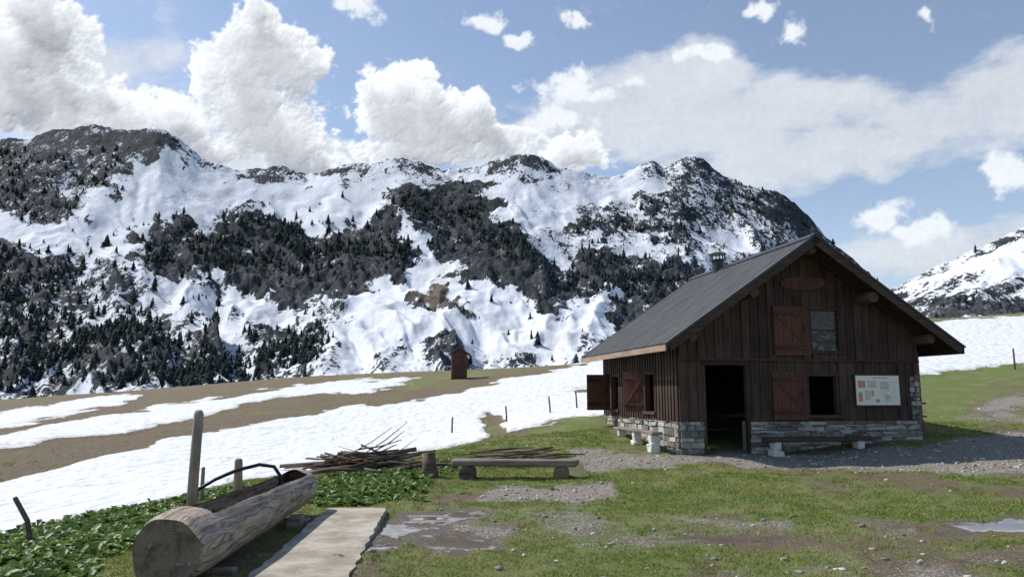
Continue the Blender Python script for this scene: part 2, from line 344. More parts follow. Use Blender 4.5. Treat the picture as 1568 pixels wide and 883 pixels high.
MZ=[(.05,[(185,245),(240,225),(300,250),(370,275),(450,290),(560,275),(600,290),(560,320),(520,350),(470,355),(430,325),(350,310),(300,330),(230,325),(190,340),(130,335),(190,290)]),
(.05,[(-100,340),(0,335),(60,345),(120,340),(215,370),(150,395),(60,400),(30,380),(-100,390)]),
(.12,[(600,250),(690,265),(760,270),(830,290),(900,270),(985,265),(1020,290),(920,310),(860,340),(800,365),(760,345),(740,300),(650,280)]),
(.66,[(-400,235),(-100,220),(40,205),(145,180),(240,185),(300,232),(200,240),(190,300),(160,285),(100,300),(130,345),(60,350),(0,330),(-400,330)]),
(.8,[(50,200),(145,180),(205,190),(240,188),(300,235),(320,252),(230,228),(60,225)]),
(.60,[(320,245),(430,248),(560,250),(560,270),(470,280),(380,275)]),
(.86,[(205,345),(250,325),(300,335),(345,335),(390,315),(425,325),(480,352),(560,340),(590,312),(625,350),(640,395),(600,425),(560,440),(540,460),(455,482),(390,455),(330,432),(250,425),(215,385)]),
(.84,[(590,290),(640,282),(700,272),(745,300),(762,348),(830,380),(900,385),(960,398),(1060,402),(1090,420),(1060,470),(960,500),(880,492),(800,470),(730,430),(680,400),(650,350)]),
(.64,[(955,262),(1005,240),(1045,232),(1070,232),(1112,272),(1060,292),(1030,300),(1000,270)]),
(.57,[(1020,300),(1110,275),(1190,285),(1265,350),(1400,440),(1300,460),(1080,405),(1000,362),(840,375),(850,340),(940,318)]),
(.72,[(1180,290),(1265,350),(1360,430),(1320,440),(1200,340)]),
(.36,[(1060,350),(1150,345),(1160,400),(1080,415)]),
(.58,[(-400,400),(120,400),(200,430),(250,470),(290,540),(430,490),(510,520),(520,545),(450,578),(0,612),(-400,612)]),
(.66,[(240,500),(330,490),(380,560),(250,575)]),(.70,[(0,400),(70,405),(130,430),(60,440),(0,430)]),
(.66,[(590,240),(650,246),(692,260),(620,263)]),(.68,[(735,250),(765,238),(800,230),(855,255),(800,264)]),
(.56,[(640,530),(700,515),(830,545),(840,560),(640,570)]),(.5,[(600,440),(640,450),(650,470),(620,470)]),
(.05,[(612,338),(632,340),(668,400),(650,415)]),(.05,[(850,470),(890,452),(945,432),(935,500),(890,520)]),
(.02,[(640,412),(660,395),(700,430),(800,475),(850,492),(870,530),(840,545),(700,512),(640,530),(530,570),(500,545),(560,500),(500,470),(560,450)]),
(.10,[(225,432),(330,438),(400,468),(450,485),(420,500),(300,470),(240,462)]),
(.95,[(670,412),(714,485),(626,474)])]
M_MAT=slope_mat("snowy_mountain_rock")
mx,my,mz,mrk,mpx,mpy=slope("mountain",SKYL,-1.6,.80,1000,360,250,1050,-.085,MZ,.35,15,100,9,M_MAT)
HZ=[(.58,[(1340,470),(1380,440),(1480,392),(1568,352),(1568,368),(1460,425),(1400,450)]),(.60,[(1380,470),(1440,452),(1600,420),(1800,420),(1800,500),(1380,500)]),(.05,[(1400,440),(1480,400),(1700,340),(1700,400),(1450,430)]),
(.75,[(1430,468),(1620,455),(1620,500),(1430,500)])]
HSK=[(1200,560),(1300,480),(1345,452),(1370,440),(1420,416),(1480,388),(1568,350),(1700,300),(2000,240),(2600,220)]
hx,hy,hz,hrk,hpx,hpy=slope("snowy_hill",HSK,.40,1.5,420,160,110,330,-.01,HZ,.36,4,300,8,slope_mat("snowy_hill_rock",sc=.13),40)

# ------------------------------------------------------------------ conifers on the slopes
def fir_template(seg=7,tiers=5,seed=0):
    r=np.random.default_rng(seed);V=[];F=[]
    for k in range(tiers):
        zb=.03+.82*k/tiers;zt=zb+1.6*.94/tiers;rb=.27*(1-k/(tiers+.5))**.8;b=len(V)
        for q in range(seg):
            a=2*math.pi*(q+.5*(k%2))/seg+r.uniform(-.25,.25);rr_=rb*r.uniform(.6,1.25)
            V.append((rr_*math.cos(a),rr_*math.sin(a),zb+r.uniform(-.03,.03)))
        V.append((r.uniform(-.01,.01),r.uniform(-.01,.01),min(zt,1)))
        for q in range(seg): F.append((b+q,b+(q+1)%seg,b+seg))
    return np.array(V),np.array(F)
def forest(name,X,Y,Z,wgt,N,h0,h1,mtl):
    p=wgt.ravel().clip(0);p/=p.sum();idx=rng.choice(p.size,N,p=p)
    xs,ys,zs=X.ravel()[idx]+rng.normal(0,1.0,N),Y.ravel()[idx]+rng.normal(0,1.2,N),Z.ravel()[idx]-.6
    hh=h0+(h1-h0)*rng.random(N)**2.2;Vs=[];Fs=[];b=0
    for k in range(4):
        TV,TF=fir_template(seed=k);sel=np.arange(N)%4==k;M=sel.sum();th=rng.random(M)*6.28
        c,s_=np.cos(th)[:,None],np.sin(th)[:,None];H=hh[sel][:,None];wd=H*rng.uniform(.8,1.5,(M,1))
        vx=(TV[None,:,0]*c-TV[None,:,1]*s_)*wd+xs[sel][:,None];vy=(TV[None,:,0]*s_+TV[None,:,1]*c)*wd+ys[sel][:,None];vz=TV[None,:,2]*H+zs[sel][:,None]
        Vs.append(np.stack([vx,vy,vz],-1).reshape(-1,3));Fs.append((TF[None]+(np.arange(M)*len(TV))[:,None,None]+b).reshape(-1,3));b+=M*len(TV)
    np_mesh(name,np.concatenate(Vs),np.concatenate(Fs),[mtl],False)
FIR,t=mat("dark_fir_foliage");r=t.isl();t.out(t.mix(r,(.022,.031,.030),(.048,.060,.052)),.95,spec=.05)
FZ=[(1,[(200,350),(250,325),(345,340),(390,315),(480,355),(560,345),(590,315),(620,300),(720,290),(760,350),(830,385),(960,400),(1060,410),(1060,450),(900,440),(760,400),(660,380),(620,400),(500,430),(330,420),(240,400)]),
(.5,[(-400,390),(40,400),(120,400),(200,440),(250,480),(330,490),(480,500),(520,545),(450,578),(0,612),(-400,612)]),
(.5,[(0,225),(190,240),(190,300),(80,340),(0,330)]),(.45,[(1020,300),(1110,275),(1190,295),(1265,360),(1340,430),(1080,400),(860,370)]),
(.2,[(180,330),(560,310),(600,340),(540,360),(430,330),(300,335)])]
fz=zone(mpx,mpy,FZ,.0,18)
clump=sstep(.47,.62,fbm(mx*.03,mz*.05,4,61))
wg=fz*(.22+clump)*sstep(.35,.6,mrk)/np.maximum(my,300)*500
forest("conifer_forest",mx,my,mz,wg,6200,3.2,10.5,FIR)
sc2=zone(mpx,mpy,[(1,[(100,340),(560,300),(600,360),(500,420),(300,500),(100,560),(0,560),(-200,420),(0,400)]),(.5,[(600,480),(640,440),(900,500),(900,560),(620,560)])],0,20)*(mpy<600)
forest("scattered_conifers",mx,my,mz,sc2,210,4,15,FIR)
forest("hillside_conifers",hx,hy,hz,zone(hpx,hpy,[(1,[(1440,470),(1568,440),(1700,440),(1700,495),(1430,490)])],.02,8),70,2.2,5,FIR)

# ------------------------------------------------------------------ hut
hut=empty("wooden_mountain_hut",(3.55,16,0),R(10.6))
RID,RZ,EZ,HALF=2.94,5.0,2.62,3.48;SL=(RZ-EZ)/HALF;LEN,DEP=5.76,5.2
def zr(t_): return RZ-SL*abs(t_-RID)-.17
ms=MB()
def stones(p0,d,nrm,L,z0,z1,hmin,hmax,wmin,wmax):
    z=z0
    while z<z1-.02:
        h=min(random.uniform(hmin,hmax),z1-z);x=-random.uniform(0,.1)
        while x<L-.01:
            w_=random.uniform(wmin,wmax);xa=max(x,0);xb=min(x+w_,L)
            if xb-xa>.04:
                g_=.008;pr=random.uniform(.0,.045)
                P=[]
                for zz in (z+g_,z+h-g_):
                    for (xx,dd) in ((xa+g_,pr+.02),(xb-g_,pr+.02),(xb-g_,-.06),(xa+g_,-.06)):
                        j=lambda k:random.uniform(-k,k)
                        P.append(Vector((p0[0],p0[1],0))+Vector(d)*(xx+j(.018))+Vector(nrm)*(dd+j(.014))+Vector((0,0,zz+j(.016))))
                ms.hexa(P,0)
            x+=w_
        z+=h
stones((0,0),(1,0,0),(0,-1,0),.55,-.1,1.0,.09,.2,.16,.34)
stones((1.60,0),(1,0,0),(0,-1,0),LEN-1.60,0,1.0,.035,.10,.14,.55)
stones((0,0),(0,1,0),(-1,0,0),DEP,0,1.0,.09,.2,.14,.4)
stones((LEN,0),(0,1,0),(1,0,0),DEP,.2,1.0,.06,.16,.14,.4)
stones((LEN-.22,-.012),(1,0,0),(0,-1,0),.24,1.0,2.0,.08,.14,.1,.24)
ms.obj("stone_footing",[STONE],hut,bevel=.012)
b=MB()
b.box((.01,.01,-.4),(.55,.34,1.0));b.box((1.60,.01,-.4),(LEN-.01,.34,1.0));b.box((.01,.345,-.4),(.34,DEP-.01,1.0));b.box((LEN-.34,.345,-.4),(LEN-.01,DEP-.01,1.0));b.box((.345,DEP-.34,-.4),(LEN-.345,DEP-.01,1.0))
b.obj("mortar_core",[MORTAR],hut)
b=MB();b.box((.36,.02,-.3),(LEN-.36,DEP-.36,.30));b.obj("interior_floor",[plain("dirt_floor",(.06,.05,.04),.9)],hut)
def boards(mb,T0,T1,z0,ztop,holes,axis,off,thick,wd,batten=True):
    cuts={T0,T1};x=T0
    while x<T1-.05: cuts.add(round(x,3));x+=wd
    for h in holes: cuts|={h[0],h[1]}
    cuts=sorted(q for q in cuts if T0<=q<=T1);
    def put(a,b_,zl,zh0,zh1,o,th):
        g_=.004
        if axis=='x': p=[(a+g_,o-th,zl),(b_-g_,o-th,zl),(b_-g_,o,zl),(a+g_,o,zl),(a+g_,o-th,zh0),(b_-g_,o-th,zh1),(b_-g_,o,zh1),(a+g_,o,zh0)]
        else: p=[(o-th,a+g_,zl),(o,a+g_,zl),(o,b_-g_,zl),(o-th,b_-g_,zl),(o-th,a+g_,zh0),(o,a+g_,zh0),(o,b_-g_,zh1),(o-th,b_-g_,zh1)]
        mb.hexa(p,0)
    def seg(a,b_,o,th,jz=0):
        mid=(a+b_)/2
        hs_=sorted([h for h in holes if h[0]-.001<=mid<=h[1]+.001],key=lambda h:h[2])
        lo=z0+jz
        for h in hs_:
            if h[2]>lo+.01: put(a,b_,lo,h[2],h[2],o,th)
            lo=h[3]
        if callable(ztop):
            za,zb_=ztop(a),ztop(b_)
            if a<RID<b_: za=zb_=ztop(mid)-.02
        else: za=zb_=ztop
        if min(za,zb_)>lo+.01: put(a,b_,lo,za,zb_,o,th)
    for a,b_ in zip(cuts,cuts[1:]):
        if b_-a<.012: continue
        seg(a,b_,off+random.uniform(-.003,.003),thick)
    if batten:
        for q in cuts[1:-1]:
            if any(h[0]-.03<q<h[1]+.03 for h in holes): 
                if any(abs(q-h[0])<.002 or abs(q-h[1])<.002 for h in holes): continue
            seg(q-.018,q+.018,off-thick-.003,.018,random.uniform(-.01,.01))
DOOR=(.55,1.60,-1,2.25);WLO=(2.99,3.75,1.10,2.02);WUP=(3.10,3.86,2.51,3.48)
b=MB()
boards(b,0,LEN,1.0,2.32,[DOOR,WLO],'x',.0,.028,.21)
boards(b,0,LEN,2.32,zr,[WUP],'x',-.045,.028,.21)
WS1=(3.85,4.5,1.15,2.08);WS2=(1.3,1.98,1.15,2.08)
boards(b,0.02,DEP,1.0,2.80,[WS1,WS2],'y',-.0,.028,.17)
b.obj("board_walls",[W_DARK],hut,bevel=.003)
b=MB();b.box((LEN,.02,1.0),(LEN+.03,DEP,2.8));b.box((.03,DEP,1.0),(LEN,DEP+.03,2.8))
b.hexa([(0,DEP+.0,2.805),(LEN,DEP+.0,2.805),(LEN,DEP+.03,2.805),(0,DEP+.03,2.805),(RID-.02,DEP,zr(RID)),(RID+.02,DEP,zr(RID)),(RID+.02,DEP+.03,zr(RID)),(RID-.02,DEP+.03,zr(RID))])
b.obj("rear_walls",[W_DARK],hut)
b=MB()
b.box((0.012,.012,1.0),(.16,.16,2.8));b.box((LEN-.16,.012,1.0),(LEN-.012,.16,2.8))
for h in (DOOR,WLO,WUP):
    z0=max(h[2],.28);o=-.07 if h is WUP else -.034
    for x0,x1 in ((h[0]-.0,h[0]+.05),(h[1]-.05,h[1])): b.box((x0,o,z0),(x1,.10,h[3]-.055))
    b.box((h[0]-.03,o-.012,h[3]-.05),(h[1]+.03,.10,h[3]+.03))
    if h is not DOOR: b.box((h[0]-.04,o-.05,h[2]-.04),(h[1]+.04,.10,h[2]+.03))
for h in (WS1,WS2):
    for y0,y1 in ((h[0],h[0]+.05),(h[1]-.05,h[1])): b.box((-.035,y0,h[2]),(.1,y1,h[3]-.055))
    b.box((-.045,h[0]-.03,h[3]-.05),(.1,h[1]+.03,h[3]+.03));b.box((-.075,h[0]-.04,h[2]-.04),(.1,h[1]+.04,h[2]+.03))
b.box((-.03,-.085,2.29),(LEN+.03,-.034,2.35))
b.obj("frames_and_rail",[W_DARKX],hut,bevel=.005)
b=MB();b.box((.36,.75,2.3),(LEN-.36,DEP-.4,2.34));b.box((1.0,3.2,.31),(2.6,3.5,1.1));b.box((1.0,1.6,.72),(1.9,2.5,.77));b.box((1.05,1.65,.31),(1.12,1.72,.718));b.box((1.78,1.65,.31),(1.85,1.72,.718));b.box((.75,1.2,.31),(.79,1.24,1.1));b.box((1.05,1.2,.31),(1.09,1.24,.75));b.box((.73,1.18,.72),(1.1,1.55,.755))
b.obj("interior_loft_and_table",[W_DARKX],hut)
def shutter(name,hinge,w_,z0,z1,ang,diag=1):
    e=MB();n_=4
    for k in range(n_): e.box((w_*k/n_+.003,-.03,0),(w_*(k+1)/n_-.003,0,z1-z0),0)
    for zz in (.12,(z1-z0)-.20): e.box((.03,-.052,zz),(w_-.03,-.032,zz+.08),0)
    h_=z1-z0
    xa,xb=(.06,w_-.06) if diag>0 else (w_-.06,.06)
    za,zb_=.21,h_-.21
    s_=.07*(1 if diag>0 else -1)
    e.hexa([(xa,-.050,za),(xa+s_,-.050,za),(xa+s_,-.032,za),(xa,-.032,za),(xb-s_,-.050,zb_),(xb,-.050,zb_),(xb,-.032,zb_),(xb-s_,-.032,zb_)],0)
    for zz in (.16,h_-.16): e.box((.0,-.062,zz-.015),(w_*.55,-.054,zz+.015),1)
    e.box((w_*.8,-.075,h_*.5),(w_*.84,-.054,h_*.5+.1),1)
    ob=e.obj(name,[W_RED,BLACK],hut,bevel=.003);ob.location=(hinge[0],hinge[1],z0);ob.rotation_euler=(0,0,ang)
shutter("shutter_lower",(2.13,-.055,0),.84,1.03,2.06,0,-1)
shutter("shutter_upper",(2.20,-.10,0),.88,2.42,3.50,0,-1)
shutter("shutter_side_rear",(-.72,4.50,0),.66,1.15,2.10,R(4),1)
shutter("shutter_side_front",(-.40,2.40,0),.55,1.15,2.10,R(-42),1)
GL,t=mat("glass_painted_reflections");o=t.obj();gn=t.noise(t.scale(o,2.2,1,5),3.,4,.6);gz_=t.n('ShaderNodeSeparateXYZ',{0:o}).outputs[2]
gc=t.mix(t.mr(gn,.52,.60),(.022,.022,.022),(.17,.175,.175));gc=t.mix(t.mr(gz_,3.0,3.02),gc,t.mix(t.mr(gn,.4,.6),(.05,.04,.034),(.09,.078,.066)));t.out(gc,.2,spec=.25)  # pale noise marks and brownish upper pane are reflections painted into the colour
b=MB();b.box((3.15,.0,2.54),(3.81,.008,3.43),0);b.obj("window_glass",[GL],hut)
b=MB();b.box((3.15,-.022,2.975),(3.81,-.002,3.01));b.box((3.15,-.02,2.74),(3.81,-.002,2.755));b.obj("window_bars",[W_DARKX],hut)
b=MB();N_=28
for o_ in (-.115,-.075):
    for k in range(N_):
        a=2*math.pi*k/N_;b.v.append((2.98+.56*math.cos(a),o_,4.03+.16*math.sin(a)+.02*math.cos(a)))
b.f.append(list(range(N_)));b.m.append(0);b.f.append(list(range(2*N_-1,N_-1,-1)));b.m.append(0)
for k in range(N_): b.f.append([k,(k+1)%N_,N_+(k+1)%N_,N_+k]);b.m.append(0)
for k in range(12):
    x0=2.58+k*.066;b.box((x0,-.121,3.985+random.uniform(-.01,.01)),(x0+.04,-.117,4.06+random.uniform(-.01,.02)),1)
b.obj("oval_name_plaque",[W_RED,plain("carved_letters",(.09,.04,.03),.7)],hut)
WHITE=plain("board_white",(.82,.82,.71),.4,var=.04);RP=plain("board_orange_print",(.62,.30,.20),.5,var=.25,sc=20);GP=plain("board_grey_text",(.35,.35,.33),.5);OP=plain("board_cream_photo",(.66,.56,.42),.5,var=.5,sc=14)
b=MB();b.box((4.12,-.075,1.31),(5.26,-.052,2.02),1);b.box((4.15,-.082,1.34),(5.23,-.0755,1.99),0)
for (x0,z0,x1,z1,m_) in ((4.20,1.72,4.38,1.88,2),(4.44,1.72,4.66,1.88,4),(4.20,1.42,4.30,1.62,2),(4.36,1.46,4.50,1.66,4),(4.52,1.54,4.58,1.66,2),(4.74,1.68,4.98,1.86,4),(4.62,1.40,4.72,1.47,2),(4.86,1.42,5.0,1.56,4)): b.box((x0,-.085,z0),(x1,-.0825,z1),m_)
for k in range(7): b.box((5.03,-.085,1.84-k*.055),(5.16-random.random()*.05,-.0825,1.846-k*.055),3)
for k in range(5): b.box((4.76,-.085,1.64-k*.03),(4.96-random.random()*.06,-.0825,1.645-k*.03),3)
b.box((4.55,-.085,1.935),(4.95,-.0825,1.952),3)
b.obj("information_board",[WHITE,W_RED,RP,GP,OP],hut)
def rp(side,s_,w_,off):
    nx,nz=side*math.sin(math.atan(SL)),math.cos(math.atan(SL))
    return (RID+side*HALF*s_+nx*off,w_,RZ-(RZ-EZ)*s_+nz*off)
def rslab(mb,side,s0,s1,w0,w1,o0,o1,mi=0):
    mb.hexa([rp(side,s0,w0,o0),rp(side,s1,w0,o0),rp(side,s1,w1,o0),rp(side,s0,w1,o0),rp(side,s0,w0,o1),rp(side,s1,w0,o1),rp(side,s1,w1,o1),rp(side,s0,w1,o1)],mi)
mm,t=mat("grey_metal_roofing");o=t.obj();n1=t.noise(t.scale(o,1,3,1),1.2,5,.6);n2=t.noise(o,14.,3)
t.out(t.mix(t.mr(n1,.3,.7),(.062,.062,.064),(.105,.104,.105)),t.mr(n2,.3,.7,.5,.65),t.bump(n2,.1,.004),.0,spec=.3)
FASC=plain("dark_metal_trim",(.05,.052,.056),.4,.3)
W0,W1=-.70,5.6
b=MB()
for sd in (-1,1):
    rslab(b,sd,0.0,1,W0,W1,-.03,0)
    k=W0+.02
    while k<W1: rslab(b,sd,.012,1.004,k,k+.024,.0012,.010);k+=.235
b.obj("metal_roof",[mm],hut)
b=MB()
for sd in (-1,1):
    rslab(b,sd,.01,.995,W0+.02,W1-.02,-.075,-.034)
    for k in np.arange(W0+.5,W1,.9): rslab(b,sd,.03,.965,k,k+.08,-.17,-.078)
b.obj("roof_deck_and_rafters",[W_DARKY],hut)
b=MB()
for sd in (-1,1):
    rslab(b,sd,.0,1.0,W0-.035,W0-.002,-.19,-.034,1);rslab(b,sd,.0,1.005,W0-.055,W0-.0,-.03,.012,0)
    rslab(b,sd,.0,1.0,W1+.002,W1+.03,-.17,.01,0)
b.hexa([(RID-.13,W0-.06,RZ-.065),(RID,W0-.06,RZ+.02),(RID,W1+.02,RZ+.02),(RID-.13,W1+.02,RZ-.065),(RID-.13,W0-.06,RZ-.045),(RID,W0-.06,RZ+.045),(RID,W1+.02,RZ+.045),(RID-.13,W1+.02,RZ-.045)],0)
b.hexa([(RID+.13,W0-.06,RZ-.065),(RID,W0-.061,RZ+.02),(RID,W1+.021,RZ+.02),(RID+.13,W1+.02,RZ-.065),(RID+.13,W0-.06,RZ-.045),(RID,W0-.061,RZ+.045),(RID,W1+.021,RZ+.045),(RID+.13,W1+.02,RZ-.045)],0)
b.obj("rake_trim",[FASC,W_DARKX],hut)
b=MB();b.box((RID-HALF-.02,W0,EZ-.16),(RID-HALF+.012,W1,EZ-.035),0);b.obj("eave_fascia",[W_TAN],hut)
b=MB();b.box((RID+HALF-.012,W0,EZ-.16),(RID+HALF+.02,W1,EZ-.035),0);b.obj("eave_fascia_far",[W_DARKY],hut)
b=MB()
for tt_,rad in ((RID,.10),(RID-1.42,.11),(RID+1.42,.13),(.10,.10),(LEN-.05,.11)):
    zc=RZ-SL*abs(tt_-RID)-.19-rad*1.1
    b.tube([(tt_,-.60,zc),(tt_,-.1,zc),(tt_,.4,zc)],[rad*.93,rad,rad],14,0,.03,1)
END,t=mat("log_end_grain");t.out(t.mix(t.noise(t.obj(),20.,4),(.05,.036,.026),(.16,.115,.08)),.85)
b.obj("purlin_ends",[W_DARKY,END],hut,smooth=True)
b=MB();cx_,cy_=RID-.08,3.75
b.tube([(cx_,cy_,4.80),(cx_,cy_,5.20)],.16,16);b.tube([(cx_,cy_,5.20),(cx_,cy_,5.225)],.23,16)
for k in range(6):
    a=k*math.pi/3+.3;b.box((cx_+.19*math.cos(a)-.012,cy_+.19*math.sin(a)-.012,5.225),(cx_+.19*math.cos(a)+.012,cy_+.19*math.sin(a)+.012,5.37))
b.tube([(cx_,cy_,5.37),(cx_,cy_,5.39),(cx_,cy_,5.44)],[.25,.25,.10],16)
b.obj("chimney_cowl",[STEEL],hut)
b=MB();b.box((6.05,.35,.5),(6.13,.43,2.55));b.box((6.05,1.9,.5),(6.13,1.98,2.5))
for zz in (.75,1.05,1.35): b.box((5.82,.30,zz),(6.2,2.0,zz+.04))
for k in range(40):
    y_=random.uniform(.32,1.9);b.box((5.85,y_,.80),(6.18+random.uniform(-.05,.05),y_+.07,.86+random.random()*.15),0,.01)
b.obj("firewood_rack",[wood("fire_wood_rack",(.10,.05,.03),(.24,.13,.08),axis='y')],hut)
b=MB();b.box((.50,-.22,.10),(1.66,.015,.315),0,.012);b.obj("stone_threshold",[rock("threshold_stone",(.14,.14,.13),(.28,.28,.26))],hut,bevel=.01)

def HL(t_,w_):
    c,s_=math.cos(R(10.6)),math.sin(R(10.6));return 3.55+t_*c-w_*s_,16+t_*s_+w_*c
def wall_bench(name,x,y,rz,L,wd,seat,sm,th=.06,nleg=2):
    e=empty(name,(x,y,gz1(x,y)),rz);b=MB()
    for k in range(2): b.box((-L/2,wd*(k-1)/1+.01,seat-th),(L/2,wd*k-.01,seat),0,.008)
    b.obj("seat",[W_GREYX if not sm else W_DARKX],e,bevel=.006)
    for k in range(nleg):
        xx=-L/2+.25+(L-.5)*k/max(1,nleg-1);q=MB();q.box((xx-.13,-wd*.9,-.12),(xx+.13,wd*.9,.08),0,.03);q.box((xx-.08,-wd*.7,.065),(xx+.08,wd*.7,seat-th-.004),0,.02)
        q.obj("support_%d"%(k+1),[WHITEST],e,bevel=.02)
x,y=HL(-.42,1.5);wall_bench("plank_bench",x,y,R(100.6),2.6,.13,.34,False,nleg=3)
x,y=HL(2.95,-.38);wall_bench("stone_bench",x,y,R(12.5),2.5,.15,.34,True,.09)
e=empty("log_bench",(.05,14.0,gz1(.05,14)-.03),R(-5));b=MB()
b.box((-1.15,-.20,.25),(1.13,-.02,.37),0,.015);b.box((-1.10,-.01,.265),(1.17,.17,.36),0,.015);b.obj("seat",[W_GREYX],e,bevel=.02)
b=MB();b.tube([(-.87,-.19,.11),(-.87,.2,.11)],.15,10,0,.1);b.tube([(.86,-.19,.11),(.86,.2,.11)],.15,10,0,.1);b.obj("log_feet",[W_BRANCH],e,smooth=True)
b=MB();x,y=-1.5,14.1;z=gz1(x,y)
b.tube([(0,0,-.05),(-.03,.02,.2),(-.06,.03,.44)],[.15,.135,.125],12,0,.07,1);o_=b.obj("chopping_stump",[W_BRANCH,END],None,smooth=True);o_.location=(x,y,z)
b=MB();bx,by=-3.15,15.6
for k in range(85):
    L=random.uniform(.5,1.5);cx=bx+random.gauss(.05,.6);cy=by+random.gauss(0,.35);f=max(0,1-abs(cx-bx-.25)/1.3)
    cz=gz1(cx,cy)+random.uniform(.02,.42)*f;an=random.gauss(.12,.35)+ (math.pi if random.random()<.3 else 0);el=random.gauss(.08,.16)
    d=Vector((math.cos(an)*math.cos(el),math.sin(an)*math.cos(el)*.6,math.sin(el)))
    p0=Vector((cx,cy,cz))-d*L/2;p1=Vector((cx,cy,cz))+d*L/2
    for p_ in (p0,p1): p_.z=max(p_.z,gz1(p_.x,p_.y)+.01)
    mid=(p0+p1)/2+Vector((random.gauss(0,.05),random.gauss(0,.05),random.gauss(.02,.05)));r0=random.choice([.012,.018,.025,.035,.05])
    b.tube([p0,mid,p1],[r0,r0*.8,r0*.45],6,0,.1)
for (dx,dz,ex,ez,r_) in ((.1,.3,1.0,.95,.014),(.3,.35,.95,.78,.016),(-.2,.3,.7,.85,.012),(.0,.4,.9,.6,.02),(.5,.2,1.2,.62,.012),(-1.5,.05,1.6,.38,.045),(-1.6,.06,.6,.33,.04)):
    z=gz1(bx,by);b.tube([(bx+dx,by,z+dz),(bx+(dx+ex)/2,by-.05,z+(dz+ez)/2-.04),(bx+ex,by-.1,z+ez)],[r_,r_*.8,r_*.4],6,0,.1)
b.obj("brushwood_pile",[W_BRANCH],None,smooth=True)
b=MB()
for k in range(26):
    cx=random.uniform(-.9,1.0);cy=random.uniform(15.0,16.6);L=random.uniform(.4,1.2);an=random.gauss(0,.3);z=gz1(cx,cy)+random.uniform(.02,.16);r_=random.uniform(.012,.04)
    b.tube([(cx-L/2*math.cos(an),cy-L/2*math.sin(an),z),(cx,cy,z+.03),(cx+L/2*math.cos(an),cy+L/2*math.sin(an),z+random.uniform(-.02,.12))],[r_,r_*.8,r_*.5],6,0,.1)
b.obj("fallen_branches",[W_BRANCH],None,smooth=True)
# ------------------------------------------------------------------ outhouse
ox,oy=-3.75,53;e=empty("wooden_outhouse",(ox,oy,gz1(ox,oy)),R(6));b=MB()
for k in range(6): b.box((-.55+k*.1833+.004,-.55,-.2),(-.55+(k+1)*.1833-.004,-.5,1.75))
b.box((-.55,-.495,-.2),(-.5,.55,1.75));b.box((.5,-.495,-.2),(.55,.55,1.75));b.box((-.5,.5,-.2),(.5,.55,1.75))
b.hexa([(-.55,-.55,1.755),(.55,-.55,1.755),(.55,.55,1.755),(-.55,.55,1.755),(-.02,-.55,2.1),(.02,-.55,2.1),(.02,.55,2.1),(-.02,.55,2.1)])
b.box((-.32,-.58,.0),(.32,-.555,1.65),1);b.obj("walls_and_door",[wood("outhouse_boards",(.06,.026,.018),(.15,.065,.045)),W_RED],e)
b=MB()
for sd in (-1,1): b.hexa([(0,-.75,2.12),(sd*.78,-.75,1.62),(sd*.78,.75,1.62),(0,.75,2.12),(0,-.75,2.18),(sd*.78,-.75,1.68),(sd*.78,.75,1.68),(0,.75,2.18)])
b.obj("roof",[plain("outhouse_roof",(.12,.11,.10),.7)],e)
b=MB();b.tube([(.25,.2,1.9),(.25,.2,2.4)],.05,8);b.obj("vent_pipe",[STEEL],e)
# ------------------------------------------------------------------ posts
def post(name,x,y,h,r_,lean=(0,0),m_=None,seg=9):
    z=gz1(x,y);b=MB();b.tube([(0,0,-.2),(lean[0]*.4,lean[1]*.4,h*.5),(lean[0],lean[1],h*.97),(lean[0]*1.02,lean[1],h)],[r_*1.05,r_,r_*.93,r_*.6],seg,0,.07)
    o_=b.obj(name,[m_ or W_GREY],None,smooth=True);o_.location=(x,y,z)
post("wooden_post",-3.60,8.6,1.42,.058,(.03,0))
post("wooden_post",-3.42,9.55,.80,.055,(-.01,0))
post("wooden_post",-4.7,11.6,.55,.03)
for (px_,y_,hh_) in ((692,25,.62),(776,26,.62),(843,27,.68),(884,28,.75)):
    a_=(px_-784)/1140/1.015;post("fence_stake",a_*y_,y_,hh_,.03,(random.uniform(-.06,.02),0),W_BRANCH,6)
post("fence_stake",24.2,36,1.0,.045,(0,0),W_BRANCH,6)
post("leaning_stick",-5.62,9.1,.55,.03,(-.28,0),W_BRANCH,7)
# ------------------------------------------------------------------ log trough
tr=empty("hollow_log_water_trough",(-2.80,6.25,0),R(1.0))
L=4.15;NS=44;SG=48;V=[];F=[];MI=[]
for i in range(NS+1):
    q=i/NS;y_=q*L;r_=.305*(1-q)+.245*q
    rim=1-.10*max(0,1-min(q,1-q)*NS/1.3)
    for k in range(SG):
        a=2*math.pi*k/SG;rad=r_*rim*(1+.035*math.sin(3*a+1.2)+.02*math.sin(7*a+q*3)+.012*math.sin(q*19+a*2))
        V.append((rad*math.cos(a),y_,rad*math.sin(a)+.32+.03*q))
for i in range(NS):
    for k in range(SG): F.append([i*SG+k,i*SG+(k+1)%SG,(i+1)*SG+(k+1)%SG,(i+1)*SG+k]);MI.append(0)
F.append(list(range(SG)));MI.append(1);F.append([NS*SG+k for k in reversed(range(SG))]);MI.append(1)
mt,t=mat("weathered_peeled_log");o=t.obj();st=t.scale(o,9,.9,9);g1=t.noise(st,2.2,6,.7,.4);g2=t.noise(o,3.,4,.6)
cr=t.n('ShaderNodeTexWave',{'Vector':t.scale(o,1,.12,1),'Scale':9.,'Distortion':7.,'Detail':5.,'Detail Scale':2.2},wave_type='BANDS',bands_direction='X').outputs['Fac']
cc=t.mix(t.mr(g1,.3,.72),(.22,.165,.125),(.54,.455,.37));cc=t.mix(t.mr(g2,.5,.72,0,.6),cc,(.58,.51,.43));cc=t.mix(t.mr(cr,.03,.13,.7,0),cc,(.10,.075,.055))
